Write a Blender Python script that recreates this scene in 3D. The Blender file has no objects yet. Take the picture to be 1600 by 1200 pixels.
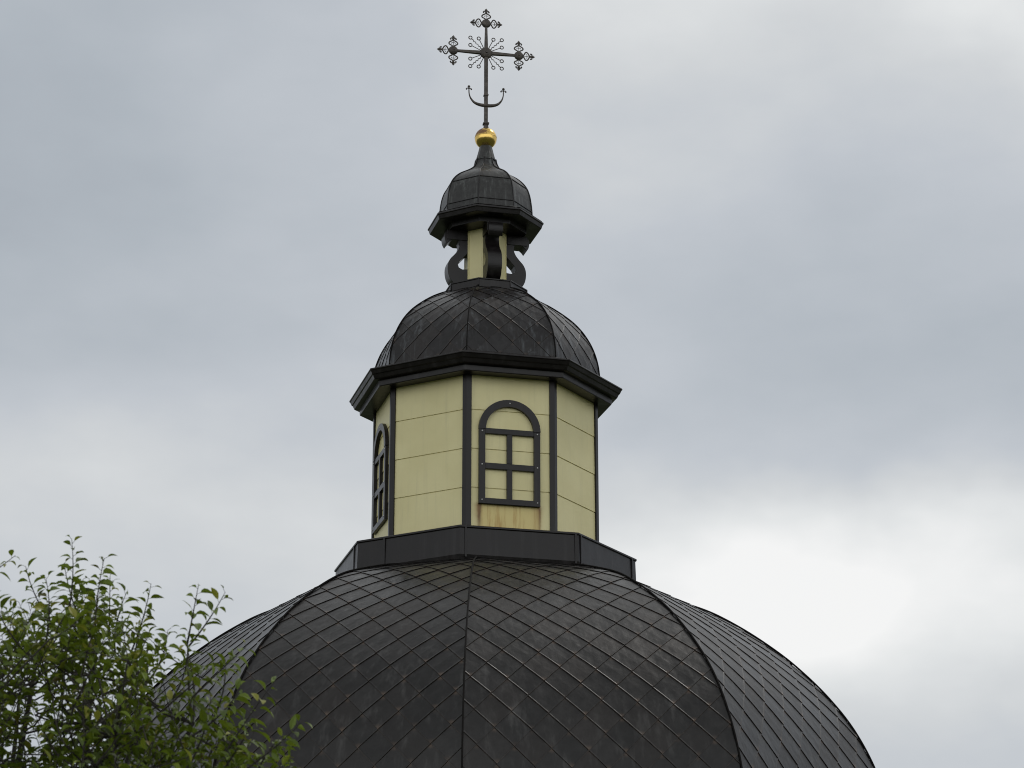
import bpy, bmesh, math, random
import numpy as np
from mathutils import Vector
random.seed(11)
S = bpy.context.scene
C = S.collection
EYE = 1.7                      # eye height; every church height below is measured from the eye
R = math.radians

# ------------------------------------------------------------------ camera
cam = bpy.data.cameras.new('camera'); camo = bpy.data.objects.new('camera', cam); C.objects.link(camo)
F, DIST, PITCH, YAW = 4114.0, 36.0, 0.32071, 0.010826
cam.sensor_width = 36; cam.lens = F / 1600 * 36; cam.clip_start = .1; cam.clip_end = 5000
camo.location = (0, -DIST, EYE); camo.rotation_euler = (math.pi / 2 + PITCH, 0, -YAW)
cam.dof.use_dof = True; cam.dof.focus_distance = 37; cam.dof.aperture_fstop = 9
S.camera = camo; S.cycles.filter_width = 1.05

def ray(px, py):
    x, y = (px - 800) / F, (600 - py) / F
    d = math.cos(PITCH) - y * math.sin(PITCH); z = math.sin(PITCH) + y * math.cos(PITCH)
    return Vector((x * math.cos(YAW) + d * math.sin(YAW), d * math.cos(YAW) - x * math.sin(YAW), z))

def at(px, py, dist):
    v = ray(px, py)
    return Vector((0, -DIST, EYE)) + v * (dist / v.y)

# ------------------------------------------------------------------ node helper
class NT:
    def __init__(s, tree): s.t = tree; s.n = tree.nodes; s.l = tree.links; s.n.clear()
    def add(s, typ, ins=None, **kw):
        n = s.n.new(typ)
        for k, v in kw.items(): setattr(n, k, v)
        for k, v in (ins or {}).items(): s.set(n.inputs[k], v)
        return n
    def set(s, sock, v):
        if hasattr(v, 'links'): s.l.new(v, sock)
        else: sock.default_value = v
    def m(s, op, a, b=None, c=None, clamp=False):
        n = s.n.new('ShaderNodeMath'); n.operation = op; n.use_clamp = clamp
        for i, v in enumerate((a, b, c)):
            if v is not None: s.set(n.inputs[i], v)
        return n.outputs[0]
    def vm(s, op, a, b=None, out=0):
        n = s.n.new('ShaderNodeVectorMath'); n.operation = op
        s.set(n.inputs[0], a)
        if b is not None: s.set(n.inputs[1], b)
        return n.outputs[out]
    def mix(s, f, a, b, blend='MIX'):
        n = s.n.new('ShaderNodeMix'); n.data_type = 'RGBA'; n.blend_type = blend
        s.set(n.inputs[0], f); s.set(n.inputs[6], a); s.set(n.inputs[7], b)
        return n.outputs[2]
    def ramp(s, f, stops, interp='LINEAR'):
        n = s.n.new('ShaderNodeValToRGB'); n.color_ramp.interpolation = interp
        e = n.color_ramp.elements
        while len(e) < len(stops): e.new(.5)
        for x, (p, c) in zip(e, stops): x.position = p; x.color = (*c, 1) if len(c) == 3 else c
        s.set(n.inputs[0], f); return n.outputs[0]
    def noise(s, vec, scale, detail=3, rough=.55, dist=0, col=False):
        n = s.add('ShaderNodeTexNoise', {'Vector': vec, 'Scale': scale, 'Detail': detail, 'Roughness': rough, 'Distortion': dist})
        return n.outputs[1 if col else 0]
    def sm(s, x, a, b):        # smoothstep
        n = s.n.new('ShaderNodeMapRange'); n.interpolation_type = 'SMOOTHSTEP'
        s.set(n.inputs[0], x); n.inputs[1].default_value = a; n.inputs[2].default_value = b
        return n.outputs[0]

def lin(*c): return tuple((v / 255 / 12.92 if v < 10.3 else ((v / 255 + .055) / 1.055) ** 2.4) for v in c)

# ------------------------------------------------------------------ world: overcast sky
SUN_EL, SUN_ROT = R(55), R(55)
w = bpy.data.worlds.new('World'); S.world = w; w.use_nodes = True
T = NT(w.node_tree)
sky = T.add('ShaderNodeTexSky', sky_type='NISHITA', sun_disc=False, sun_elevation=SUN_EL, sun_rotation=SUN_ROT, air_density=1, dust_density=2)
gen = T.add('ShaderNodeTexCoord').outputs['Generated']
wp = T.noise(T.vm('MULTIPLY', gen, (9, 9, 14)), 1, 4, .5, col=True)
warp = T.vm('MULTIPLY', T.vm('SUBTRACT', wp, (.5, .5, .5)), (.11, .11, .06))
dirv = T.vm('MULTIPLY', T.vm('ADD', gen, warp), (1, 1, 1))
val = .43
def blob(px, py, sx, sy, a):
    """a soft patch of cloud in one direction of the sky, brighter or darker than the rest"""
    global val
    c = ray(px, py).normalized()
    d = T.vm('SUBTRACT', dirv, tuple(c))
    d = T.vm('MULTIPLY', d, (F / sx, F / sx, F / sy))
    q = T.vm('DOT_PRODUCT', d, d, out=1)
    g = T.m('MULTIPLY', T.m('EXPONENT', T.m('MULTIPLY', q, -1)), a)
    val = T.m('ADD', g, val)
blob(40, 260, 480, 480, -.27)
blob(1000, -60, 450, 260, .26)
blob(1640, -20, 200, 300, .34)
blob(1500, 540, 420, 230, -.21)
blob(1170, 890, 330, 115, .34)
blob(1480, 920, 420, 150, .33)
blob(1150, 1060, 460, 170, .24)
blob(500, 900, 520, 210, .17)
blob(60, 760, 330, 200, .16)
blob(640, 480, 330, 260, .03)
n1 = T.noise(T.vm('MULTIPLY', gen, (7, 7, 15)), 1, 5, .52)
n2 = T.noise(T.vm('MULTIPLY', gen, (22, 22, 40)), 1, 4, .5)
val = T.m('ADD', val, T.m('MULTIPLY', T.m('SUBTRACT', n1, .5), .42))
val = T.m('ADD', val, T.m('MULTIPLY', T.m('SUBTRACT', n2, .5), .14))
cloud = T.ramp(val, [(0, lin(162, 169, 177)), (.22, lin(177, 184, 191)), (.45, lin(194, 199, 205)), (.62, lin(210, 213, 215)), (.82, lin(229, 231, 231)), (1, lin(247, 247, 246))])
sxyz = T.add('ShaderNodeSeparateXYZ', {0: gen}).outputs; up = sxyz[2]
offview_gain = T.m('ADD', T.m('MULTIPLY', T.sm(up, .46, .95), .1), T.m('ADD', T.m('MULTIPLY', T.m('MULTIPLY', T.sm(T.m('MULTIPLY', sxyz[1], -1), .05, .7), T.sm(up, .78, .42)), 1.15), 1))  # sky behind the camera, out of view, brightened low down to light walls
offview_gain = T.m('ADD', offview_gain, T.m('MULTIPLY', T.m('MULTIPLY', T.sm(sxyz[1], .1, .55), T.sm(up, .455, .56)), .42))  # added brightness above the view behind the dome, for the roof's side reflections
cloud = T.vm('SCALE', cloud, None); T.set(cloud.node.inputs['Scale'], T.m('MULTIPLY', offview_gain, 10))
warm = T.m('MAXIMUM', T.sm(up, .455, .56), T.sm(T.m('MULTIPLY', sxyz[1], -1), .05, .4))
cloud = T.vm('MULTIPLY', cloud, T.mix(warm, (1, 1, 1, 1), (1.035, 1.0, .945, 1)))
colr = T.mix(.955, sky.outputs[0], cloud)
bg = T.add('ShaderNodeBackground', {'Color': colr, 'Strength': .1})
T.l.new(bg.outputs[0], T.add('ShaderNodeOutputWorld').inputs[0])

# ------------------------------------------------------------------ sun (veiled)
sl = bpy.data.lights.new('sun', 'SUN'); sl.energy = .6; sl.angle = R(14); sl.color = (1, .96, .9)
so = bpy.data.objects.new('sun', sl); C.objects.link(so)
so.location = (0, 0, 40)
sd = Vector((math.sin(SUN_ROT) * math.cos(SUN_EL), math.cos(SUN_ROT) * math.cos(SUN_EL), math.sin(SUN_EL)))
so.rotation_euler = sd.to_track_quat('Z', 'Y').to_euler()
S.view_settings.view_transform = 'Standard'; S.view_settings.look = 'None'; S.view_settings.exposure = 0; S.view_settings.gamma = 1

# ------------------------------------------------------------------ materials
def mat(name):
    m = bpy.data.materials.new(name); m.use_nodes = True
    t = NT(m.node_tree)
    b = t.add('ShaderNodeBsdfPrincipled'); o = t.add('ShaderNodeOutputMaterial')
    t.l.new(b.outputs[0], o.inputs[0])
    oc = t.add('ShaderNodeTexCoord').outputs['Object']
    return m, t, b, oc
def bump(t, b, h, strength, dist):
    n = t.add('ShaderNodeBump', {'Height': h, 'Strength': strength, 'Distance': dist})
    t.l.new(n.outputs[0], b.inputs['Normal'])

def metal_sheet(name, base, patina, pat_amt, rust_glint_amt, streak, rough=.42, tiles=True, scale=1.0, spec=.3, bmp=.35):
    m, t, b, oc = mat(name)
    big = t.noise(oc, .7 * scale, 4, .6)
    mott = t.noise(oc, 7 * scale, 5, .62)
    stv = t.vm('MULTIPLY', oc, (8 * scale, 8 * scale, .3 * scale))
    st = t.noise(stv, 1, 4, .6)
    col = t.mix(t.sm(mott, .35, .7), tuple(x * .72 for x in base) + (1,), tuple(x * 1.25 for x in base) + (1,))
    if tiles:
        at_ = t.add('ShaderNodeVertexColor', layer_name='tone').outputs[0]
        rn = t.add('ShaderNodeSeparateColor', {0: at_}).outputs
        k = t.m('ADD', t.m('MULTIPLY', rn[0], .6), .72)
        sc = t.vm('SCALE', col, None); t.set(sc.node.inputs['Scale'], k); col = sc
        col = t.mix(t.m('MULTIPLY', t.sm(rn[1], .55, 1.0), .2), col, (.036, .026, .021, 1))
    # pale vertical run-off streaks
    sf = t.m('MULTIPLY', t.m('MULTIPLY', t.sm(st, .50, .80), t.sm(big, .3, .58)), streak)
    col = t.mix(sf, col, patina + (1,))
    # blotches of patina
    pf = t.m('MULTIPLY', t.m('MULTIPLY', t.sm(t.noise(oc, 2.6 * scale, 6, .68, .3), .55, .75), t.sm(mott, .4, .7)), pat_amt)
    col = t.mix(pf, col, patina + (1,))
    if tiles:
        uv = t.add('ShaderNodeUVMap', uv_map='tile').outputs[0]
        xy = t.add('ShaderNodeSeparateXYZ', {0: uv}).outputs
        s_, t_ = xy[0], xy[1]
        mx = t.m('MAXIMUM', s_, t_); mn = t.m('MINIMUM', s_, t_)
        edge = t.m('MAXIMUM', t.m('MULTIPLY', t.sm(mx, .975, 1.0), .6), t.m('MULTIPLY', t.sm(mn, .03, .0), .4))
        cc = t.m('POWER', t.m('ABSOLUTE', t.m('SUBTRACT', t.m('MULTIPLY', mn, 2), 1)), 3)
        edge = t.m('MULTIPLY', edge, t.m('ADD', t.m('MULTIPLY', cc, .8), .3))
        def corner(cx, cy, r):
            dx, dy = t.m('SUBTRACT', s_, cx), t.m('SUBTRACT', t_, cy)
            d = t.m('SQRT', t.m('ADD', t.m('MULTIPLY', dx, dx), t.m('MULTIPLY', dy, dy)))
            return t.sm(d, r, 0)
        star = t.m('MAXIMUM', corner(1, 1, .26), t.m('MULTIPLY', corner(0, 0, .24), .9))
        star = t.m('MULTIPLY', star, t.m('ADD', t.m('MULTIPLY', t.sm(rn[2], .15, .9), .75), .2))
        wear_glint = t.m('MULTIPLY', t.m('MAXIMUM', t.m('MULTIPLY', edge, t.m('ADD', t.m('MULTIPLY', t.sm(t.noise(oc, 3.2, 4), .38, .62), .75), .25)), star), rust_glint_amt)  # brown wear, plus a pale line painted where tile lips catch light
        wear_glint = t.m('MULTIPLY', wear_glint, t.m('ADD', t.m('MULTIPLY', t.sm(mott, .3, .6), .7), .5), clamp=True)
        col = t.mix(wear_glint, col, (.15, .10, .07, 1))
        # rare pale droppings and specks
        vo = t.add('ShaderNodeTexVoronoi', {'Vector': t.vm('MULTIPLY', oc, (2.6, 2.6, 1.6)), 'Scale': 1.0, 'Randomness': 1.0})
        rc = t.add('ShaderNodeSeparateColor', {0: vo.outputs['Color']}).outputs
        spot = t.m('MULTIPLY', t.sm(t.m('ADD', vo.outputs['Distance'], t.m('MULTIPLY', t.noise(oc, 30, 2), .03)), .05, .032), t.m('GREATER_THAN', rc[0], .82))
        col = t.mix(t.m('MULTIPLY', spot, .75), col, (.42, .42, .40, 1))
    b.inputs['Base Color'].default_value = base + (1,)
    t.l.new(col, b.inputs['Base Color'])
    rg = t.m('ADD', t.m('MULTIPLY', mott, .24), rough - .12)
    if tiles: rg = t.m('ADD', rg, t.m('MULTIPLY', t.m('SUBTRACT', rn[1], .5), .1))
    t.l.new(rg, b.inputs['Roughness'])
    b.inputs['Specular IOR Level'].default_value = spec
    hh = t.m('ADD', t.m('MULTIPLY', t.noise(oc, 4.5, 2), 1.0), t.m('MULTIPLY', t.noise(oc, 26, 3), .08))
    bump(t, b, hh, bmp, .03)
    return m
M = {}
M['tile'] = metal_sheet('dark_copper_tiles', (.0128, .0120, .0118), (.10, .098, .096), .12, .5, .42, rough=.36, spec=.30)
M['tile_mid'] = metal_sheet('dark_copper_tiles_blued', (.0125, .0115, .0122), (.14, .155, .168), .55, .35, .7, scale=1.7, rough=.36, spec=.29)
M['sheet'] = metal_sheet('patinated_copper_sheet', (.030, .030, .0295), (.155, .168, .163), .8, 0, .8, tiles=False, scale=2.2, rough=.42)
M['trim'] = metal_sheet('dark_brown_trim', (.0090, .0072, .0076), (.05, .047, .047), .2, 0, .45, tiles=False, rough=.34, spec=.32, bmp=.12)
M['lip'] = metal_sheet('tile_edges', (.0065, .0055, .005), (.02, .016, .014), .1, 0, 0, tiles=False, rough=.7, spec=.12)

def cream(name, stain):
    m, t, b, oc = mat(name)
    n = t.noise(oc, 1.8, 5, .6); st = t.noise(t.vm('MULTIPLY', oc, (16, 16, .8)), 1, 4, .6); fine = t.noise(oc, 60, 3)
    col = t.mix(t.sm(n, .3, .72), (.665, .60, .31, 1), (.72, .655, .355, 1))
    col = t.mix(t.m('MULTIPLY', t.sm(st, .5, .8), .22), col, (.40, .37, .215, 1))
    col = t.mix(t.m('MULTIPLY', fine, .1), col, (.40, .38, .24, 1))
    if stain:
        xy = t.add('ShaderNodeSeparateXYZ', {0: t.add('ShaderNodeUVMap', uv_map='face').outputs[0]}).outputs
        u, v = xy[0], xy[1]                                  # metres from the face's middle, height
        wob = t.m('MULTIPLY', t.m('SUBTRACT', t.noise(oc, 9, 3), .5), .03)
        u = t.m('ADD', u, wob)
        band = t.m('MULTIPLY', t.sm(v, 9.77, 9.72), t.m('MULTIPLY', t.sm(u, -.47, -.43), t.sm(u, .44, .40)))
        sx = t.add('ShaderNodeCombineXYZ', {0: t.m('MULTIPLY', u, 17), 1: t.m('MULTIPLY', v, 1.2)}).outputs[0]
        sn = t.noise(sx, 1, 4, .65)
        col = t.mix(t.m('MULTIPLY', band, .6), col, (.62, .47, .14, 1))
        col = t.mix(t.m('MULTIPLY', band, t.m('MULTIPLY', t.sm(sn, .47, .7), .75)), col, (.40, .22, .045, 1))
        fade = t.m('ADD', t.m('MULTIPLY', t.sm(v, 9.36, 9.72), .75), .3)
        for uc, wd, a in ((-.437, .026, 1.4), (-.455, .055, .6), (.412, .018, 1.0), (.392, .06, .6)):
            d = t.m('DIVIDE', t.m('SUBTRACT', u, uc), wd)
            g = t.m('EXPONENT', t.m('MULTIPLY', t.m('MULTIPLY', d, d), -1))
            g = t.m('MULTIPLY', t.m('MULTIPLY', g, t.sm(v, 9.78, 9.70)), t.m('MULTIPLY', fade, a), clamp=True)
            col = t.mix(g, col, (.06, .03, .012, 1) if wd < .03 else (.3, .16, .04, 1))
    t.l.new(col, b.inputs['Base Color']); b.inputs['Roughness'].default_value = .48
    bump(t, b, t.noise(oc, 3, 3), .15, .02)
    return m
M['cream'] = cream('cream_panel', False); M['stained'] = cream('cream_panel_rust_stained', True)

m, t, b, oc = mat('worn_gilding'); M['gold'] = m
n = t.noise(oc, 9, 6, .7); z = t.add('ShaderNodeSeparateXYZ', {0: oc}).outputs
wearm = t.m('MULTIPLY', t.sm(t.m('ADD', n, t.m('MULTIPLY', z[0], -1.4)), .5, .58), t.sm(z[2], 15.80 + EYE, 15.84 + EYE))
fl = t.m('MULTIPLY', t.sm(t.noise(oc, 30, 4), .56, .66), .6)
wm = t.m('MAXIMUM', wearm, t.m('MULTIPLY', fl, t.sm(z[2], 15.78 + EYE, 15.86 + EYE)))
t.l.new(t.mix(wm, (.80, .55, .16, 1), (.20, .10, .04, 1)), b.inputs['Base Color'])
t.l.new(t.m('SUBTRACT', 1, t.m('MULTIPLY', wm, .7)), b.inputs['Metallic']); t.l.new(t.m('ADD', t.m('MULTIPLY', wm, .35), .2), b.inputs['Roughness'])
bump(t, b, t.noise(oc, 14, 3), .25, .01)

m, t, b, oc = mat('weathered_iron'); M['iron'] = m
n = t.noise(oc, 14, 5, .65)
t.l.new(t.mix(t.sm(n, .35, .7), (.04, .034, .029, 1), (.105, .09, .077, 1)), b.inputs['Base Color'])
b.inputs['Roughness'].default_value = .5; b.inputs['Metallic'].default_value = .25; bump(t, b, n, .15, .003)

m, t, b, oc = mat('zinc_screw'); M['screw'] = m
b.inputs['Base Color'].default_value = (.55, .55, .55, 1); b.inputs['Metallic'].default_value = .6; b.inputs['Roughness'].default_value = .4

m, t, b, oc = mat('plaster_wall'); M['plaster'] = m
t.l.new(t.mix(t.noise(oc, 1.2, 5), (.42, .38, .22, 1), (.55, .5, .3, 1)), b.inputs['Base Color']); b.inputs['Roughness'].default_value = .8

m, t, b, oc = mat('leaf'); M['leaf'] = m
rn = t.add('ShaderNodeSeparateColor', {0: t.add('ShaderNodeVertexColor', layer_name='tone').outputs[0]}).outputs
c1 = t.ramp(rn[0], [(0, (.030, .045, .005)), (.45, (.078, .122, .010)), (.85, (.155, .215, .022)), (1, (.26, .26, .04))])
c1 = t.mix(t.m('MULTIPLY', t.sm(rn[2], .93, 1), .7), c1, (.10, .05, .02, 1))
t.l.new(c1, b.inputs['Base Color']); b.inputs['Roughness'].default_value = .42; b.inputs['Specular IOR Level'].default_value = .4
tr = t.add('ShaderNodeBsdfTranslucent', {'Color': t.mix(.35, c1, (.24, .30, .015, 1))})
mx = t.add('ShaderNodeMixShader', {0: .3}); t.l.new(b.outputs[0], mx.inputs[1]); t.l.new(tr.outputs[0], mx.inputs[2])
t.l.new(mx.outputs[0], [x for x in t.n if x.type == 'OUTPUT_MATERIAL'][0].inputs[0])

m, t, b, oc = mat('bark'); M['bark'] = m
n = t.noise(t.vm('MULTIPLY', oc, (20, 20, 5)), 1, 5)
t.l.new(t.mix(n, (.012, .010, .008, 1), (.040, .034, .027, 1)), b.inputs['Base Color']); b.inputs['Roughness'].default_value = .85; bump(t, b, n, .5, .01)

m, t, b, oc = mat('meadow'); M['ground'] = m
n = t.noise(oc, .2, 6); n2_ = t.noise(oc, 6, 4)
t.l.new(t.mix(n2_, t.mix(n, (.03, .05, .012, 1), (.06, .08, .02, 1)), (.05, .055, .025, 1)), b.inputs['Base Color']); b.inputs['Roughness'].default_value = .9

# ------------------------------------------------------------------ mesh helpers
def D2(a): return (math.sin(a), -math.cos(a))        # plan direction; 0 looks at the camera, + turns right
class MB:
    def __init__(s): s.v = []; s.f = []; s.mi = []; s.uv = []; s.col = []
    def face(s, pts, mi=0, uv=None, col=None):
        i = len(s.v); s.v += [tuple(p) for p in pts]; s.f.append(tuple(range(i, i + len(pts))))
        s.mi.append(mi); s.uv.append(uv or [(0.5, 0.5)] * len(pts)); s.col.append(col or (.5, .5, .5))
    def build(s, name, mats, parent=None, dz=EYE, uvname=None, tone=False, smooth=False, weld=True, bevel=0):
        me = bpy.data.meshes.new(name)
        me.from_pydata([(x, y, z + dz) for x, y, z in s.v], [], s.f)
        for mt in (mats if isinstance(mats, (list, tuple)) else [mats]): me.materials.append(mt)
        me.polygons.foreach_set('material_index', s.mi)
        if uvname:
            l = me.uv_layers.new(name=uvname); l.data.foreach_set('uv', [c for f in s.uv for p in f for c in p])
        if tone:
            a = me.color_attributes.new('tone', 'FLOAT_COLOR', 'CORNER')
            a.data.foreach_set('color', [c for f, k in zip(s.f, s.col) for _ in f for c in (*k, 1)])
        if weld:
            bm = bmesh.new(); bm.from_mesh(me)
            bmesh.ops.remove_doubles(bm, verts=bm.verts, dist=1e-5)
            bmesh.ops.recalc_face_normals(bm, faces=bm.faces)
            bm.to_mesh(me); bm.free()
        if smooth: me.polygons.foreach_set('use_smooth', [True] * len(me.polygons))
        o = bpy.data.objects.new(name, me); C.objects.link(o)
        if parent: o.parent = parent
        if bevel:
            b_ = o.modifiers.new('bevel', 'BEVEL'); b_.width = bevel; b_.segments = 2; b_.limit_method = 'ANGLE'; b_.angle_limit = R(30)
        return o

def tube(mb, pts, rad, n=6, closed=False, flat=None, cap=True):
    """sweep a round section along points; rad is a number or one per point"""
    P = [Vector(p) for p in pts]; k = len(P)
    rr = rad if isinstance(rad, (list, tuple)) else [rad] * k
    rings = []; up = None
    for i in range(k):
        a = P[(i - 1) % k] if closed or i else P[0]; c = P[(i + 1) % k] if closed or i < k - 1 else P[-1]
        tg = (c - a).normalized()
        if up is None:
            up = Vector((0, 0, 1)) if abs(tg.z) < .9 else Vector((1, 0, 0))
        x = up - tg * up.dot(tg)
        x = x.normalized() if x.length > 1e-6 else tg.orthogonal().normalized()
        up = x; y = tg.cross(x)
        rings.append([P[i] + (x * math.cos(2 * math.pi * j / n) + y * math.sin(2 * math.pi * j / n)) * rr[i] for j in range(n)])
    for i in range(k if closed else k - 1):
        A, B = rings[i], rings[(i + 1) % k]
        for j in range(n): mb.face([A[j], A[(j + 1) % n], B[(j + 1) % n], B[j]])
    if cap and not closed: mb.face(rings[0][::-1]); mb.face(rings[-1])

def sphere(mb, c, r, n=20, m_=12, sy=1.0, ax=None):
    c = Vector(c)
    def p(i, j):
        a, b_ = math.pi * i / m_, 2 * math.pi * j / n
        return c + Vector((math.sin(a) * math.cos(b_), math.sin(a) * math.sin(b_) * sy, math.cos(a))) * r
    for i in range(m_):
        for j in range(n):
            q = [p(i, j), p(i + 1, j), p(i + 1, j + 1), p(i, j + 1)]
            if i == 0: q = [q[0], q[1], q[2]]
            elif i == m_ - 1: q = [q[0], q[1], q[3]]
            mb.face(q)

def loft(mb, prof, angs, mi=None, cap_top=False, cap_bot=False, uvf=False, z0=0):
    """ring of flat faces between plan angles, following a list of (radius, height)"""
    n = len(angs)
    for i in range(n):
        a, b_ = angs[i], angs[(i + 1) % n]
        if b_ < a: b_ += 2 * math.pi
        for (r0, za), (r1, zb) in zip(prof, prof[1:]):
            q = []
            for (r, zz, an) in ((r0, za, a), (r1, zb, a), (r1, zb, b_), (r0, za, b_)):
                d = D2(an); q.append((d[0] * r, d[1] * r, zz))
            h = math.sin((b_ - a) / 2)
            uv = [(-r0 * h, za), (-r1 * h, zb), (r1 * h, zb), (r0 * h, za)]
            mb.face(q, mi[i] if mi else 0, uv)
    for flag, (r, zz) in ((cap_top, prof[0]), (cap_bot, prof[-1])):
        if flag: mb.face([(D2(a)[0] * r, D2(a)[1] * r, zz) for a in angs])

def box(mb, o, ex, ey, ez, x0, x1, y0, y1, z0, z1):
    o, ex, ey, ez = map(Vector, (o, ex, ey, ez))
    P = lambda x, y, z: o + ex * x + ey * y + ez * z
    c = [P(x, y, z) for z in (z0, z1) for y in (y0, y1) for x in (x0, x1)]
    for f in ((0, 1, 3, 2), (4, 6, 7, 5), (0, 4, 5, 1), (2, 3, 7, 6), (0, 2, 6, 4), (1, 5, 7, 3)): mb.face([c[i] for i in f])

def spline(pts, n=10):
    P = [np.array(p, float) for p in pts]; out = []
    P = [2 * P[0] - P[1]] + P + [2 * P[-1] - P[-2]]
    for i in range(1, len(P) - 2):
        p0, p1, p2, p3 = P[i - 1:i + 3]
        for k in range(n):
            s = k / n
            out.append(.5 * ((2 * p1) + (-p0 + p2) * s + (2 * p0 - 5 * p1 + 4 * p2 - p3) * s * s + (-p0 + 3 * p1 - 3 * p2 + p3) * s ** 3))
    out.append(P[-2]); return out

def clip(poly, g):
    out = []
    for i in range(len(poly)):
        a, b_ = poly[i], poly[(i + 1) % len(poly)]
        ga, gb = g(a), g(b_)
        if ga >= 0: out.append(a)
        if ga * gb < 0:
            k = ga / (ga - gb); out.append(tuple(x + (y - x) * k for x, y in zip(a, b_)))
    return out

def tiled_dome(name, prof, angs, dbase, h, mats, parent, n=3):
    """diamond sheet-metal shingles lapped downwards over each face of a polygonal dome"""
    sp = np.array(spline(prof, 14)); mb = MB(); fold = h * .22; kn = [0, .47, .94, .97, 1]; n = 4; rnd = random.Random(name)
    N = len(angs)
    for i in range(N):
        a, b_ = angs[i], angs[(i + 1) % N]
        if b_ < a: b_ += 2 * math.pi
        mid, hw = (a + b_) / 2, (b_ - a) / 2
        nx, ny = D2(mid); tx, ty = math.cos(mid), math.sin(mid)
        p, z = sp[:, 0] * math.cos(hw), sp[:, 1]
        L = np.concatenate([[0], np.cumsum(np.hypot(np.diff(p), np.diff(z)))])
        dp, dz = np.gradient(p, L), np.gradient(z, L)
        th = math.tan(hw)
        def W(v): return float(np.interp(v, L, p)) * th
        def pos(u, v, off):
            pp, zz = np.interp(v, L, p), np.interp(v, L, z); gx, gz = np.interp(v, L, dp), np.interp(v, L, dz)
            k = math.hypot(gx, gz); pp -= gz / k * off; zz += gx / k * off
            return (nx * pp + tx * u, ny * pp + ty * u, zz)
        if abs(abs(math.degrees(mid)) - 60) < 6: d = dbase * 1.22
        else: d = dbase
        wig = rnd.uniform(-.12, .12) * d
        for k in range(int(L[-1] / d * 2) + 3):
            vc = k * d / 2
            wmax = max(W(min(max(vc + s, 0), L[-1])) for s in (-d / 2, 0, d / 2))
            for j in range(-int(wmax / d) - 2, int(wmax / d) + 3):
                uc = (j + (k % 2) * .5) * d + wig
                if abs(uc) - d / 2 > wmax: continue
                col = (rnd.random(), rnd.random(), rnd.random()); jit = rnd.uniform(.92, 1.1)
                def vert(s, t_): return (uc + (s - t_) * d / 2, vc + (s + t_ - 1) * d / 2, h * jit * (s + t_) / 2 + fold * (1 if max(s, t_) > .96 else 0), s, t_)
                def emit(poly, mi):
                    for g in (lambda q: W(q[1]) - q[0], lambda q: W(q[1]) + q[0], lambda q: q[1], lambda q: L[-1] - q[1]):
                        poly = clip(poly, g)
                        if len(poly) < 3: return
                    mb.face([pos(q[0], q[1], q[2]) for q in poly], mi, [(q[3], q[4]) for q in poly], col)
                for ia in range(n):
                    for ib in range(n):
                        s0, s1, t0, t1 = kn[ia], kn[ia + 1], kn[ib], kn[ib + 1]
                        emit([vert(s0, t0), vert(s0, t1), vert(s1, t1), vert(s1, t0)], 0)
                for ib in range(n):
                    t0, t1 = kn[ib], kn[ib + 1]
                    for A, B in ((vert(1, t0), vert(1, t1)), (vert(t0, 1), vert(t1, 1))):
                        dn = h * jit * .5 + .35 * h + fold
                        emit([A, B, B[:2] + (B[2] - dn,) + B[3:], A[:2] + (A[2] - dn,) + A[3:]], 1)
    o = mb.build(name, mats, parent, uvname='tile', tone=True, weld=False)
    # welded solid sheathing under the shingles
    return o

def ridges(prof, angs, rad, material, parent, lift=.008, name='ridge_seam'):
    sp = spline(prof, 6)
    for a in angs:
        mb = MB(); d = D2(a)
        tube(mb, [(d[0] * (r + lift), d[1] * (r + lift), z + lift) for r, z in sp], rad, 6)
        mb.build(name, material, parent, smooth=True)

# ------------------------------------------------------------------ ground
mb = MB(); n = 48
ring = [[(r * math.cos(2 * math.pi * j / n), r * math.sin(2 * math.pi * j / n), 0) for j in range(n)] for r in (30, 200, 2500)]
mb.face(ring[0])
for A, B in zip(ring, ring[1:]):
    for j in range(n): mb.face([A[j], A[(j + 1) % n], B[(j + 1) % n], B[j]])
g = mb.build('ground', M['ground'], dz=0); g['kind'] = 'structure'

# ------------------------------------------------------------------ church
church = bpy.data.objects.new('church', None); C.objects.link(church)
church['label'] = 'dark copper domed church roof with cream lantern towers, gilded ball and iron cross'
church['category'] = 'church'
OCT = [R(-8.75 + 45 * k) for k in range(-3, 5)]
F0, F1 = R(-8.75 + 22.5), R(-8.75 + 67.5)
MAIN = [R(-8.75 + 22.5 + 90 * k) for k in (-1, 0, 1, 2)]

# great dome
DANG = [R(x) for x in (-135, -87, -36, -2.6, 34.1, 82, 130, 177.5)]
DPROF = [(1.75, 8.90), (2.2, 8.80), (2.75, 8.63), (3.10, 8.50), (3.37, 8.36), (3.66, 8.18), (3.94, 7.98), (4.19, 7.78), (4.40, 7.585), (4.60, 7.38), (4.78, 7.17), (4.94, 6.96), (5.08, 6.74), (5.22, 6.47), (5.34, 6.18), (5.44, 5.88), (5.52, 5.55), (5.59, 5.1), (5.62, 4.6), (5.63, 4.1)]
dome = tiled_dome('dome', DPROF, DANG, .46, .013, [M['tile'], M['lip']], church)
mb = MB(); loft(mb, [(r - .05, z - .03) for r, z in DPROF], DANG); mb.build('dome_sheathing', M['lip'], dome)
ridges(DPROF, DANG, .013, M['lip'], dome, lift=.014)
# body of the church under the dome
mb = MB(); loft(mb, [(5.5, 4.12), (5.92, 4.12), (5.95, 3.98), (5.8, 3.9), (5.75, 3.72), (5.5, 3.7)], DANG); mb.build('eaves', M['trim'], church, bevel=.01)
mb = MB(); loft(mb, [(5.5, 3.72), (5.5, -EYE)], DANG); mb.build('wall', M['plaster'], church)

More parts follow.
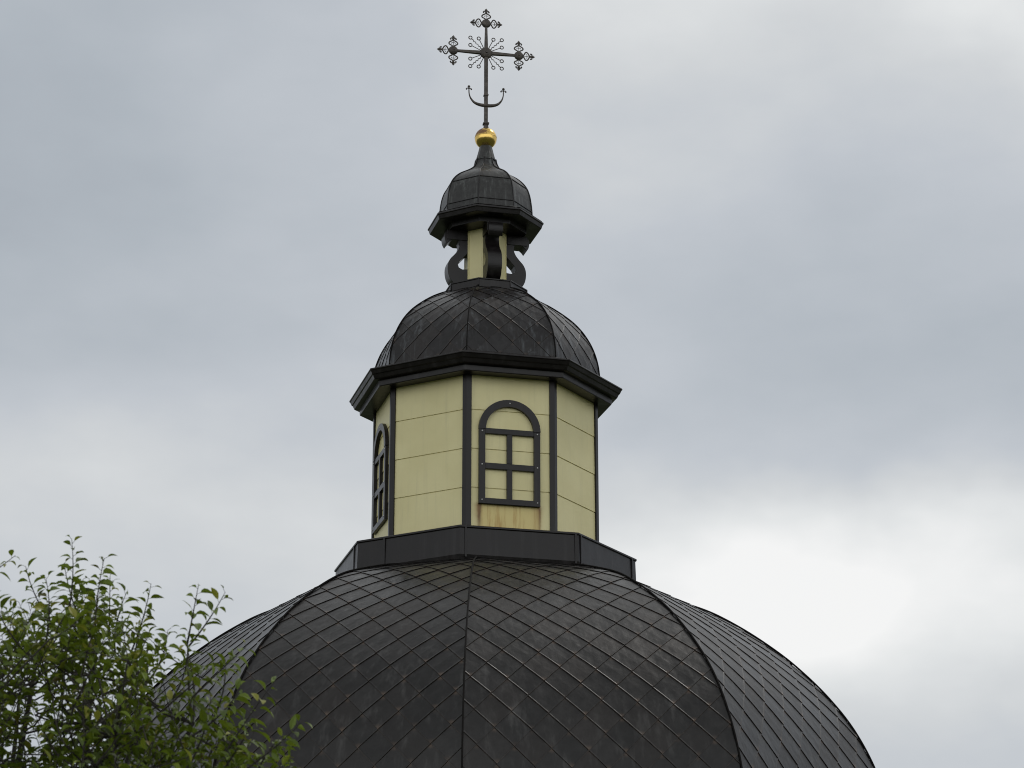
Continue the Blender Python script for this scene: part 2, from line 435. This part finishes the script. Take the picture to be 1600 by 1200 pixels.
# skirt flashing round the drum foot
mb = MB(); loft(mb, [(1.55, 9.335), (2.13, 9.285), (2.155, 9.275), (2.155, 9.25), (2.135, 9.245), (2.145, 8.88), (2.10, 8.72)], OCT)
skirt = mb.build('skirt_flashing', M['trim'], church, bevel=.004)
def on_face(mid, apo): 
    n_ = D2(mid); return Vector((n_[0] * apo, n_[1] * apo, 0)), Vector((math.cos(mid), math.sin(mid), 0)), Vector((n_[0], n_[1], 0))
c225 = math.cos(R(22.5))
for mid, u in ((F0, -.74), (R(-8.75 - 22.5), -.38), (F0, .78), (F1, .70), (F1, -.76), (R(-8.75 - 67.5), .6)):
    mb = MB(); o, e, nn = on_face(mid, 2.14 * c225)
    box(mb, o, e, nn, (0, 0, 1), u - .014, u + .014, -.02, .016, 8.84, 9.262)
    mb.build('standing_seam', M['trim'], skirt, bevel=.004)

# drum
sp_, g_ = [], .007
prof = [(1.6, 11.62)]
for zs in (11.07, 10.512, 9.958): prof += [(1.606, zs + g_), (1.592, zs + g_), (1.592, zs - g_), (1.6, zs - g_)]
prof += [(1.606, 9.30)]
mb = MB(); mi = [1 if abs((OCT[i] + R(22.5)) - F0) < .01 else 0 for i in range(8)]
loft(mb, prof, OCT, mi); drum = mb.build('drum_wall', [M['cream'], M['stained']], church, uvname='face')
for a in OCT:
    mb = MB(); pts = []
    for s, r_ in ((-1, 0), (1, 0)): pass
    d = D2(a); cpt = Vector((d[0] * 1.6, d[1] * 1.6, 0))
    # L-shaped corner cover: a strip on each of the two walls
    el = Vector((math.cos(a - R(22.5)), math.sin(a - R(22.5)), 0)) * -1; er = Vector((math.cos(a + R(22.5)), math.sin(a + R(22.5)), 0))
    nl = Vector((*D2(a - R(22.5)), 0)); nr = Vector((*D2(a + R(22.5)), 0)); dd = Vector((*d, 0))
    t_ = .028
    out = cpt + dd * (t_ / c225); poly = [cpt + el * .058 - nl * .01, cpt + el * .058 + nl * t_, out, cpt + er * .058 + nr * t_, cpt + er * .058 - nr * .01, cpt - dd * .05]
    z0, z1 = 9.28, 11.6
    lo = [(p.x, p.y, z0) for p in poly]; hi = [(p.x, p.y, z1) for p in poly]
    mb.face(lo); mb.face(hi)
    for k in range(6): mb.face([lo[k], lo[(k + 1) % 6], hi[(k + 1) % 6], hi[k]])
    mb.build('corner_post', M['trim'], drum, bevel=.004)

# blind arched windows on the four main faces
WB = 9.73
def window(mid):
    apo = 1.606 * c225
    o, e, nn = on_face(mid, apo); o = o - e * .02
    up = Vector((0, 0, 1))
    P = lambda x, z, y: o + e * x + up * (WB + z) + nn * y
    mb = MB()
    for x0, x1, z0, z1 in ((-.432, -.345, 0, 1.062), (.345, .432, 0, 1.062), (-.345, .345, 0, .08)):
        box(mb, o + up * WB, e, nn, up, x0, x1, -.005, .048, z0, z1)
    win = mb.build('window', M['trim'], church, bevel=.004)
    mb = MB(); nseg = 28
    for k in range(nseg):
        for_ = []
        a0, a1 = math.pi * k / nseg, math.pi * (k + 1) / nseg
        q = [[P(r * math.cos(a), 1.064 + r * math.sin(a), y) for r, a in ((.338, a0), (.436, a0), (.436, a1), (.338, a1))] for y in (-.005, .052)]
        mb.face(q[1]); mb.face(q[0][::-1])
        mb.face([q[0][1], q[0][2], q[1][2], q[1][1]]); mb.face([q[0][0], q[1][0], q[1][3], q[0][3]])
        if k == 0: mb.face([q[0][0], q[0][1], q[1][1], q[1][0]])
        if k == nseg - 1: mb.face([q[0][3], q[1][3], q[1][2], q[0][2]])
    mb.build('arch', M['trim'], win)
    for nm, (x0, x1, z0, z1), y in (('transom', (-.344, .344, 1.0, 1.078), .04), ('crossbar', (-.344, .344, .497, .582), .04), ('mullion', (-.037, .037, .079, .496), .043), ('mullion', (-.037, .037, .583, .999), .043)):
        mb = MB(); box(mb, o + up * WB, e, nn, up, x0, x1, -.005, y, z0, z1); mb.build(nm, M['trim'], win, bevel=.004)
    for x, z in ((-.39, .05), (.39, .05), (-.39, .55), (.39, .55), (-.39, 1.03), (.39, 1.03), (0, 1.45)):
        mb = MB(); sphere(mb, P(x, z, .05), .0115, 8, 5); mb.build('screw', M['screw'], win, smooth=True)
for mid in MAIN: window(mid)

# drum cornice
mb = MB(); loft(mb, [(1.62, 11.93), (1.95, 11.80), (1.985, 11.795), (1.99, 11.775), (1.975, 11.762), (1.952, 11.715), (1.938, 11.71), (1.912, 11.655), (1.90, 11.648), (1.835, 11.64), (1.83, 11.57), (1.825, 11.558), (1.56, 11.572)], OCT)
mb.build('cornice', M['trim'], church, bevel=.004)

# middle dome
MPROF = [(.5, 13.275), (.62, 13.24), (.74, 13.19), (.9, 13.105), (1.05, 13.005), (1.2, 12.888), (1.31, 12.785), (1.41, 12.665), (1.49, 12.54), (1.55, 12.42), (1.60, 12.28), (1.635, 12.13), (1.652, 11.98), (1.66, 11.84)]
mid_dome = tiled_dome('middle_dome', MPROF, OCT, .375, .010, [M['tile_mid'], M['lip']], church)
mb = MB(); loft(mb, [(r - .03, z - .02) for r, z in MPROF], OCT); mb.build('dome_sheathing', M['lip'], mid_dome)
ridges(MPROF, OCT, .0095, M['lip'], mid_dome, lift=.009)

# foot of the little lantern
mb = MB(); loft(mb, [(.25, 13.40), (.60, 13.375), (.622, 13.37), (.622, 13.352), (.608, 13.35), (.612, 13.22), (.66, 13.18)], OCT)
lb = mb.build('lantern_foot', M['trim'], church, bevel=.003)
for a in OCT:
    d = D2(a); mb = MB(); tube(mb, [(d[0] * .612, d[1] * .612, 13.35), (d[0] * .625, d[1] * .625, 13.2)], .009, 6); mb.build('corner_seam', M['trim'], lb)
# lantern pillar
mb = MB(); loft(mb, [(.305, 14.3), (.305, 13.38)], OCT); pil = mb.build('lantern_pillar', M['cream'], church, uvname='face')
for a in OCT:
    d = D2(a); mb = MB(); el = Vector((math.cos(a), math.sin(a), 0))
    box(mb, (d[0] * .305, d[1] * .305, 0), el, Vector((*d, 0)), (0, 0, 1), -.016, .016, -.02, .006, 13.39, 14.26); mb.build('corner_trim', M['cream'], pil, bevel=.003)

# S-shaped scroll brackets on the four main faces
SO = [(.62, 14.23), (.638, 14.16), (.634, 14.10), (.62, 14.06), (.598, 14.025)]
SI = [(.598, 14.025), (.565, 14.07), (.515, 14.105), (.455, 14.12), (.415, 14.09), (.405, 14.03), (.43, 13.95), (.49, 13.87), (.55, 13.80), (.585, 13.71), (.585, 13.60), (.56, 13.51), (.51, 13.44), (.44, 13.40)]
SH = [(.27, 13.385), (.27, 13.67), (.31, 13.655), (.37, 13.65), (.42, 13.675), (.435, 13.72), (.41, 13.775), (.36, 13.83), (.31, 13.885), (.27, 13.94)]
def bracket(mid):
    o, e, nn = on_face(mid, 0)
    outl = [tuple(p) for p in spline(SO, 4)] + [tuple(p) for p in spline(SI, 4)][1:] + SH + [(.27, 14.24)]
    mb = MB(); P = lambda r, z, u: nn * r + e * u + Vector((0, 0, z))
    hw = .105
    lo = [P(r, z, -hw) for r, z in outl]; hi = [P(r, z, hw) for r, z in outl]
    bm = bmesh.new()
    A = [bm.verts.new(p) for p in lo]; B = [bm.verts.new(p) for p in hi]
    fa = bm.faces.new(A); fb = bm.faces.new(B[::-1]); k = len(A)
    for i in range(k): bm.faces.new([A[i], B[i], B[(i + 1) % k], A[(i + 1) % k]])
    bmesh.ops.recalc_face_normals(bm, faces=bm.faces)
    bmesh.ops.triangulate(bm, faces=[fa, fb])
    for v in bm.verts: v.co.z += EYE
    me = bpy.data.meshes.new('bracket'); bm.to_mesh(me); bm.free(); me.materials.append(M['trim'])
    br = bpy.data.objects.new('scroll_bracket', me); C.objects.link(br); br.parent = church
    bv = br.modifiers.new('bevel', 'BEVEL'); bv.width = .004; bv.segments = 2; bv.limit_method = 'ANGLE'; bv.angle_limit = R(50)
    mb = MB(); box(mb, (0, 0, 0), e, nn, (0, 0, 1), -.118, .118, .30, .60, 14.10, 14.25); mb.build('bracket_cap', M['trim'], br, bevel=.005)
for mid in MAIN: bracket(mid)

# eaves of the little lantern
mb = MB(); loft(mb, [(.66, 14.5), (.70, 14.475), (.845, 14.415), (.862, 14.405), (.864, 14.385), (.85, 14.375), (.832, 14.318), (.825, 14.312), (.61, 14.318), (.605, 14.245), (.28, 14.25)], OCT)
mb.build('lantern_cornice', M['trim'], church, bevel=.003)

# little dome, plain sheets
SPROF = [(.69, 14.44), (.687, 14.57), (.675, 14.70), (.652, 14.84), (.612, 14.955), (.545, 15.05), (.46, 15.125), (.37, 15.18), (.285, 15.232), (.21, 15.295), (.168, 15.37), (.15, 15.45)]
mb = MB(); loft(mb, [tuple(p) for p in spline(SPROF, 5)], OCT); sd_ = mb.build('little_dome', M['sheet'], church)
ridges(SPROF, OCT, .0085, M['trim'], sd_, lift=.004)
for zz, r in ((14.955, .614), (14.585, .688)):
    mb = MB(); tube(mb, [(D2(a)[0] * (r + .003), D2(a)[1] * (r + .003), zz) for a in OCT], .0075, 6, closed=True); mb.build('sheet_joint', M['trim'], sd_)
mb = MB(); loft(mb, [(.70, 14.5), (.735, 14.482), (.84, 14.43)], OCT); mb.build('drip_apron', M['sheet'], sd_)
mb = MB(); AR = [2 * math.pi * k / 16 for k in range(16)]
loft(mb, [(.157, 15.425), (.158, 15.445), (.148, 15.452), (.12, 15.55), (.092, 15.67), (.04, 15.675)], AR)
mb.build('spire_neck', M['sheet'], church, smooth=False)
# gilded ball
mb = MB(); ck = 15.80
loft(mb, [(.164 * math.cos(x), ck + .164 * math.sin(x)) for x in [R(88 - 6 * k) for k in range(30)]], [2 * math.pi * k / 36 for k in range(36)])
ball = mb.build('gilded_ball', M['gold'], church, smooth=True)
mb = MB(); tube(mb, [(.163 * math.cos(2 * math.pi * k / 40), .163 * math.sin(2 * math.pi * k / 40), ck + .012) for k in range(40)], .004, 6, closed=True); mb.build('ball_seam', M['gold'], ball, smooth=True)

# ------------------------------------------------------------------ cross
PH = R(10.3); XA = Vector((math.cos(PH), math.sin(PH), 0)); XN = Vector((math.sin(PH), -math.cos(PH), 0)); UP = Vector((0, 0, 1)); ZC = 17.20
def K(x, z, y=0): return XA * x + UP * (ZC + z) + XN * y
def bar(mb, p0, p1, w0, w1):
    (x0, z0), (x1, z1) = p0, p1
    d = Vector((x1 - x0, z1 - z0)).normalized(); n_ = Vector((-d.y, d.x))
    A = [K(x0 + n_.x * w0 * s, z0 + n_.y * w0 * s, w0 * y) for s, y in ((-1, -1), (1, -1), (1, 1), (-1, 1))]
    B = [K(x1 + n_.x * w1 * s, z1 + n_.y * w1 * s, w1 * y) for s, y in ((-1, -1), (1, -1), (1, 1), (-1, 1))]
    mb.face(A); mb.face(B)
    for i in range(4): mb.face([A[i], A[(i + 1) % 4], B[(i + 1) % 4], B[i]])
mb = MB()
bar(mb, (0, -1.17), (0, -1.28), .027, .043); bar(mb, (0, 0), (0, -1.17), .0265, .0265); bar(mb, (0, 0), (0, .49), .028, .015)
bar(mb, (0, 0), (.50, 0), .027, .016); bar(mb, (0, 0), (-.50, 0), .027, .016)
cross = mb.build('cross', M['iron'], church, bevel=.003)
for zz, r in ((-.695, .035), (-1.16, .044)):
    mb = MB(); box(mb, (0, 0, ZC + zz), XA, XN, UP, -r, r, -r, r, -.014, .014); mb.build('collar', M['iron'], cross, bevel=.005)
def boss(x, z, r):
    mb = MB(); prof_ = [(0.001, .62), (.14, .62), (.16, .56), (.2, .5), (.45, .47), (.75, .36), (.92, .22), (1, .0)]
    full = prof_ + [(a, -b_) for a, b_ in prof_[::-1][1:]]; n = 24
    for (r0, y0), (r1, y1) in zip(full, full[1:]):
        for j in range(n):
            a, b_ = 2 * math.pi * j / n, 2 * math.pi * (j + 1) / n
            mb.face([K(x + r * q * math.cos(c), z + r * q * math.sin(c), r * y) for q, y, c in ((r0, y0, a), (r1, y1, a), (r1, y1, b_), (r0, y0, b_))])
    mb.build('boss', M['iron'], cross)
boss(0, 0, .095)
def finial(x, z, ang):
    mb = MB(); ca, sa = math.cos(ang), math.sin(ang)
    Q = lambda u, v, y=0: K(x + ca * v - sa * u, z + sa * v + ca * u, y)      # v outwards, u sideways
    for s in (-1, 1):
        tube(mb, [Q(s * a, b_) for a, b_ in spline([(0, -.01), (.022, .014), (.058, .034), (.066, .054), (.05, .076), (.02, .092), (.004, .112)], 4)], .0105, 6)
        tube(mb, [Q(s * a, b_) for a, b_ in spline([(0, .056), (.014, .062), (.027, .056), (.03, .044)], 4)], .0048, 5)
        tube(mb, [Q(s * a, b_) for a, b_ in spline([(0, .116), (.018, .134), (.034, .138), (.043, .122)], 4)], .009, 6)
        sphere(mb, Q(s * .041, .121), .0135, 8, 6)
    tube(mb, [Q(0, -.005), Q(0, .105)], .0042, 5)
    # lozenge tip
    b0 = [Q(0, .11), Q(.013, .128), Q(0, .105), Q(-.013, .128)]
    mid_ = [Q(.0, .152)] ; w_ = .025; tip = [Q(0, .118), Q(w_, .156), Q(0, .186), Q(-w_, .156)]
    f_, k_ = Q(0, .152, .012), Q(0, .152, -.012)
    for i in range(4): mb.face([tip[i], tip[(i + 1) % 4], f_]); mb.face([tip[(i + 1) % 4], tip[i], k_])
    sphere(mb, Q(0, .120), .017, 8, 6)
    mb.build('finial', M['iron'], cross, smooth=False)
for x, z, angs in ((.50, 0, (0, 90, -90)), (-.50, 0, (180, 90, -90)), (0, .49, (0, 90, 180))):
    boss(x, z, .072)
    for a in angs: finial(x + .066 * math.cos(R(a)), z + .066 * math.sin(R(a)), R(a))
for sx in (-1, 1):
    for sz in (-1, 1):
        for (rx, rz, wavy) in ((.24, .235, True), (.112, .232, False), (.24, .113, False)):
            mb = MB(); e_ = Vector((rx, rz)); ln = e_.length; d = e_ / ln; p = Vector((-d.y, d.x)); pts = []
            k = 25 if wavy else 2
            for i in range(k):
                s = .07 + (ln - .024 - .07) * i / (k - 1)
                o_ = .008 * math.sin((s - .07) / .05 * 2 * math.pi) * min(1, (ln - .03 - s) / .03) if wavy else 0
                q = d * s + p * o_; pts.append(K(sx * q.x, sz * q.y))
            tube(mb, pts, .0062, 6)
            tube(mb, [K(sx * (rx + .025 * math.cos(2 * math.pi * i / 18)), sz * (rz + .025 * math.sin(2 * math.pi * i / 18))) for i in range(18)], .0074, 6, closed=True)
            mb.build('ray', M['iron'], cross, smooth=True)
# crescent
mb = MB(); zc = -.868
path = spline([(-.262, .24), (-.258, .17), (-.235, .10), (-.18, .035), (-.10, .004), (0, -.004), (.10, .004), (.18, .035), (.235, .10), (.258, .17), (.262, .24)], 5)
rad = [.0085 + .0185 * (1 - abs(p[0] / .262) ** 2.2) for p in path]
tube(mb, [K(p[0], zc + p[1], .02) for p in path], rad, 8)
for s in (-1, 1):
    x0, z0 = s * .262, zc + .24
    sphere(mb, K(x0, z0 + .046, .02), .021, 8, 6); tube(mb, [K(x0, z0, .02), K(x0, z0 + .04, .02)], .006, 6)
    for q in (-1, 1):
        tube(mb, [K(x0 + q * a, z0 + b_, .02) for a, b_ in spline([(0, .006), (.016, .018), (.03, .018), (.036, .006)], 4)], .0075, 6)
        sphere(mb, K(x0 + q * .036, z0 + .004, .02), .013, 8, 6)
mb.build('crescent', M['iron'], cross, smooth=True)

# ------------------------------------------------------------------ tree in front, lower left
tree = bpy.data.objects.new('tree', None); C.objects.link(tree)
tree['label'] = 'leafy green broadleaf tree with thin upright shoots in front of the dome'; tree['category'] = 'tree'
TD = 12.4
rt = random.Random(5)
foot = at(30, 1200, TD); foot.z = 0; tree.location = foot
crown_mb = MB(); twig_mb = MB()
def leaf(p, d, length, tone, rnd):
    """one drooping leaf folded along its midrib; starts at p, heads along d"""
    d = d.normalized(); side = d.cross(Vector((0, 0, 1)))
    side = side.normalized() if side.length > .05 else Vector((1, 0, 0))
    roll = rnd.gauss(0, .5); nrm = side.cross(d).normalized()
    side, nrm = side * math.cos(roll) + nrm * math.sin(roll), nrm * math.cos(roll) - side * math.sin(roll)
    wd = length * rnd.uniform(.17, .25); droop = rnd.uniform(.6, 2.0); fold = rnd.uniform(.25, .85)
    prof_ = [(0, .02), (.16, .62), (.38, 1.0), (.62, .86), (.84, .42), (1.0, .0)]
    rows = []; q = p.copy(); dirn = d.copy(); last = 0
    for s, wv in prof_:
        q = q + dirn * (s - last) * length
        last = s; ang = droop * .32
        if s > 0: dirn = (dirn + Vector((0, 0, -1)) * ang * .55).normalized()
        rows.append((q - side * wd * wv + nrm * wd * wv * fold, q.copy(), q + side * wd * wv + nrm * wd * wv * fold))
    for (a0, a1, a2), (b0, b1, b2) in zip(rows, rows[1:]):
        crown_mb.face([a0, a1, b1, b0], 0, None, tone); crown_mb.face([a1, a2, b2, b1], 0, None, tone)
def shoot(base, tip, bow, rad, nleaf, rnd, light=0.0, lmin=.054, lmax=.092, start=.1):
    m_ = (base + tip) / 2 + bow
    k = 9; pts = [base * (1 - s) ** 2 + m_ * 2 * s * (1 - s) + tip * s * s for s in [i / (k - 1) for i in range(k)]]
    tube(twig_mb, pts, [rad * (1 - .75 * i / (k - 1)) for i in range(k)], 5)
    ph = rnd.uniform(0, 6.28)
    for i in range(nleaf):
        s = start + (1 - start) * (i + rnd.uniform(-.3, .3)) / max(nleaf - 1, 1); s = min(max(s, 0), 1)
        p = base * (1 - s) ** 2 + m_ * 2 * s * (1 - s) + tip * s * s
        ax = ((m_ - base) * (1 - s) + (tip - m_) * s).normalized()
        ph += 2.4 + rnd.gauss(0, .3)
        x = ax.orthogonal().normalized(); y = ax.cross(x)
        out = (x * math.cos(ph) + y * math.sin(ph)) * rnd.uniform(.7, 1.1) + ax * rnd.uniform(.25, .8)
        st = p + out.normalized() * rnd.uniform(.008, .022)
        tube(twig_mb, [p, st], .0012, 3, cap=False)
        ln = rnd.triangular(lmin * .6, lmax * 1.05, lmax * .85) * (1 - .35 * max(0, s - .8) / .2)
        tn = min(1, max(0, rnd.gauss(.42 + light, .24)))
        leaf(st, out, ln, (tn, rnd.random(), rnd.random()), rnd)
# limbs
fork = foot + Vector((.05, .1, 1.35))
mb = MB(); tp = spline([foot - Vector((0, 0, .1)), foot + Vector((.03, .02, .5)), foot + Vector((-.02, .06, .95)), fork], 5)
tube(mb, [Vector(p) - foot for p in tp], [.13 - .035 * i / (len(tp) - 1) for i in range(len(tp))], 12)
mb.build('trunk', M['bark'], tree, dz=0, smooth=True)
nodes = []
limb_tips = [(-330, 1120, 12.6), (-120, 1040, 12.0), (60, 1010, 12.7), (150, 985, 12.2), (230, 1060, 12.9), (300, 1130, 12.0), (390, 1180, 11.7), (30, 1090, 13.3), (-60, 1120, 11.5), (180, 1150, 11.6)]
for (px, py, dd) in limb_tips:
    tip = at(px, py, dd); mid_ = fork.lerp(tip, .5) + Vector((rt.uniform(-.15, .15), rt.uniform(-.15, .15), rt.uniform(-.12, .05)))
    lp = spline([fork - Vector((0, 0, .06)), mid_, tip], 8)
    mb = MB(); tube(mb, [Vector(p) - foot for p in lp], [.048 - .040 * i / (len(lp) - 1) for i in range(len(lp))], 7)
    mb.build('limb', M['bark'], tree, dz=0, smooth=True)
    nodes += [Vector(p) for p in lp[5:]]
# shoots that shape the outline: base and tip given on the sight line, each at its own distance
HERO = [((95, 1000), (112, 842), 12.3, 15), ((150, 1010), (163, 872), 12.1, 17), ((200, 1030), (236, 912), 12.5, 12), ((292, 1010), (310, 915), 12.0, 9), ((293, 1012), (352, 925), 12.0, 9),
        ((-60, 930), (24, 868), 12.2, 9), ((90, 990), (40, 885), 12.6, 13), ((60, 1040), (12, 962), 12.4, 12), ((300, 1090), (385, 1010), 11.5, 13), ((350, 1180), (428, 1066), 11.2, 13),
        ((380, 1205), (472, 1128), 11.1, 11), ((120, 1000), (130, 905), 12.4, 14), ((180, 1020), (198, 925), 12.2, 13), ((235, 1060), (262, 985), 12.1, 10), ((270, 1090), (292, 1000), 11.9, 12),
        ((170, 1010), (172, 900), 12.7, 14), ((70, 1010), (72, 905), 12.1, 15), ((255, 1110), (340, 1035), 11.6, 12), ((210, 1075), (228, 955), 12.6, 11), ((40, 1020), (-10, 930), 12.0, 12), ((130, 980), (100, 880), 12.5, 13),
        ((330, 1130), (352, 1030), 11.7, 11), ((300, 1150), (375, 1075), 11.4, 13), ((290, 1205), (330, 1085), 11.5, 13), ((340, 1215), (395, 1130), 11.3, 12), ((400, 1215), (440, 1150), 11.2, 8)]
def nearest(p):
    below = [q for q in nodes if q.z < p.z + .02] or nodes
    return min(below, key=lambda q: (q - p).length)
for (b_, t_, dd, nl) in HERO:
    B, Tp = at(*b_, dd + .1), at(*t_, dd)
    Ln = (Tp - B).length
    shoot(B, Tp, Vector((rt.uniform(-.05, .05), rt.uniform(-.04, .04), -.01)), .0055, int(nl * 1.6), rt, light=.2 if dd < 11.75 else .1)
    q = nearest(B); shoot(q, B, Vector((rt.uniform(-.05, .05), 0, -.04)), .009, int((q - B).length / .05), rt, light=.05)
def outline(px):       # top of the leafy mass along the picture
    return np.interp(px, [-500, -200, 0, 60, 110, 170, 220, 250, 275, 300, 340, 390, 430, 470], [960, 900, 925, 905, 885, 905, 940, 985, 1035, 1050, 1060, 1085, 1120, 1165])
cnt = 0
while cnt < 560:
    px = rt.uniform(-420, 460) if cnt > 60 else rt.uniform(-10, 250); top = outline(px); py = top + 25 + 330 * rt.random() ** 1.1
    if px > 240 and rt.random() < .35: continue
    if py > 1330: continue
    dd = rt.uniform(11.4, 13.4) if px < 230 else rt.uniform(11.2, 12.2)
    Tp = at(px, py, dd); lean = rt.gauss(.5 if px > 130 else .05, .55)
    L_ = rt.uniform(.22, .48); B = Tp - Vector((math.sin(lean) * L_, rt.gauss(0, .25) * L_, math.cos(lean) * L_))
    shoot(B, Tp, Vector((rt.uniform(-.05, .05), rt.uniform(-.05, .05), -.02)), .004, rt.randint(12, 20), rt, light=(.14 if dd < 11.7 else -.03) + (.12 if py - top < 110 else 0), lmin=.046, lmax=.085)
    if rt.random() < .6:
        q = nearest(B); tube(twig_mb, [q, (q + B) / 2 + Vector((0, 0, -.03)), B], [.007, .005, .004], 5)
    cnt += 1
cnt = 0
while cnt < 150:           # the lower crown, below and beside the view
    a, r_ = rt.uniform(0, 6.28), 1.9 * math.sqrt(rt.random()); zz = rt.uniform(1.9, 3.9)
    Tp = foot + Vector((math.cos(a) * r_, math.sin(a) * r_, zz)); 
    v = Tp - Vector((0, -DIST, EYE)); py = 600 - F * ((-math.sin(PITCH) * v.y + math.cos(PITCH) * v.z) / (math.cos(PITCH) * v.y + math.sin(PITCH) * v.z)); px = 800 + F * v.x / v.y
    if py < outline(px) + 60 or px > 380: cnt += .2; continue
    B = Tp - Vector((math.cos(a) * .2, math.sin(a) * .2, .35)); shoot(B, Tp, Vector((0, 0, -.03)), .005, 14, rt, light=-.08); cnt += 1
for mb_, nm, mt in ((crown_mb, 'foliage', M['leaf']), (twig_mb, 'twigs', M['bark'])):
    mb_.v = [(x - foot.x, y - foot.y, z - foot.z) for x, y, z in mb_.v]
    mb_.build(nm, mt, tree, dz=0, tone=(nm == 'foliage'), weld=False, smooth=True)
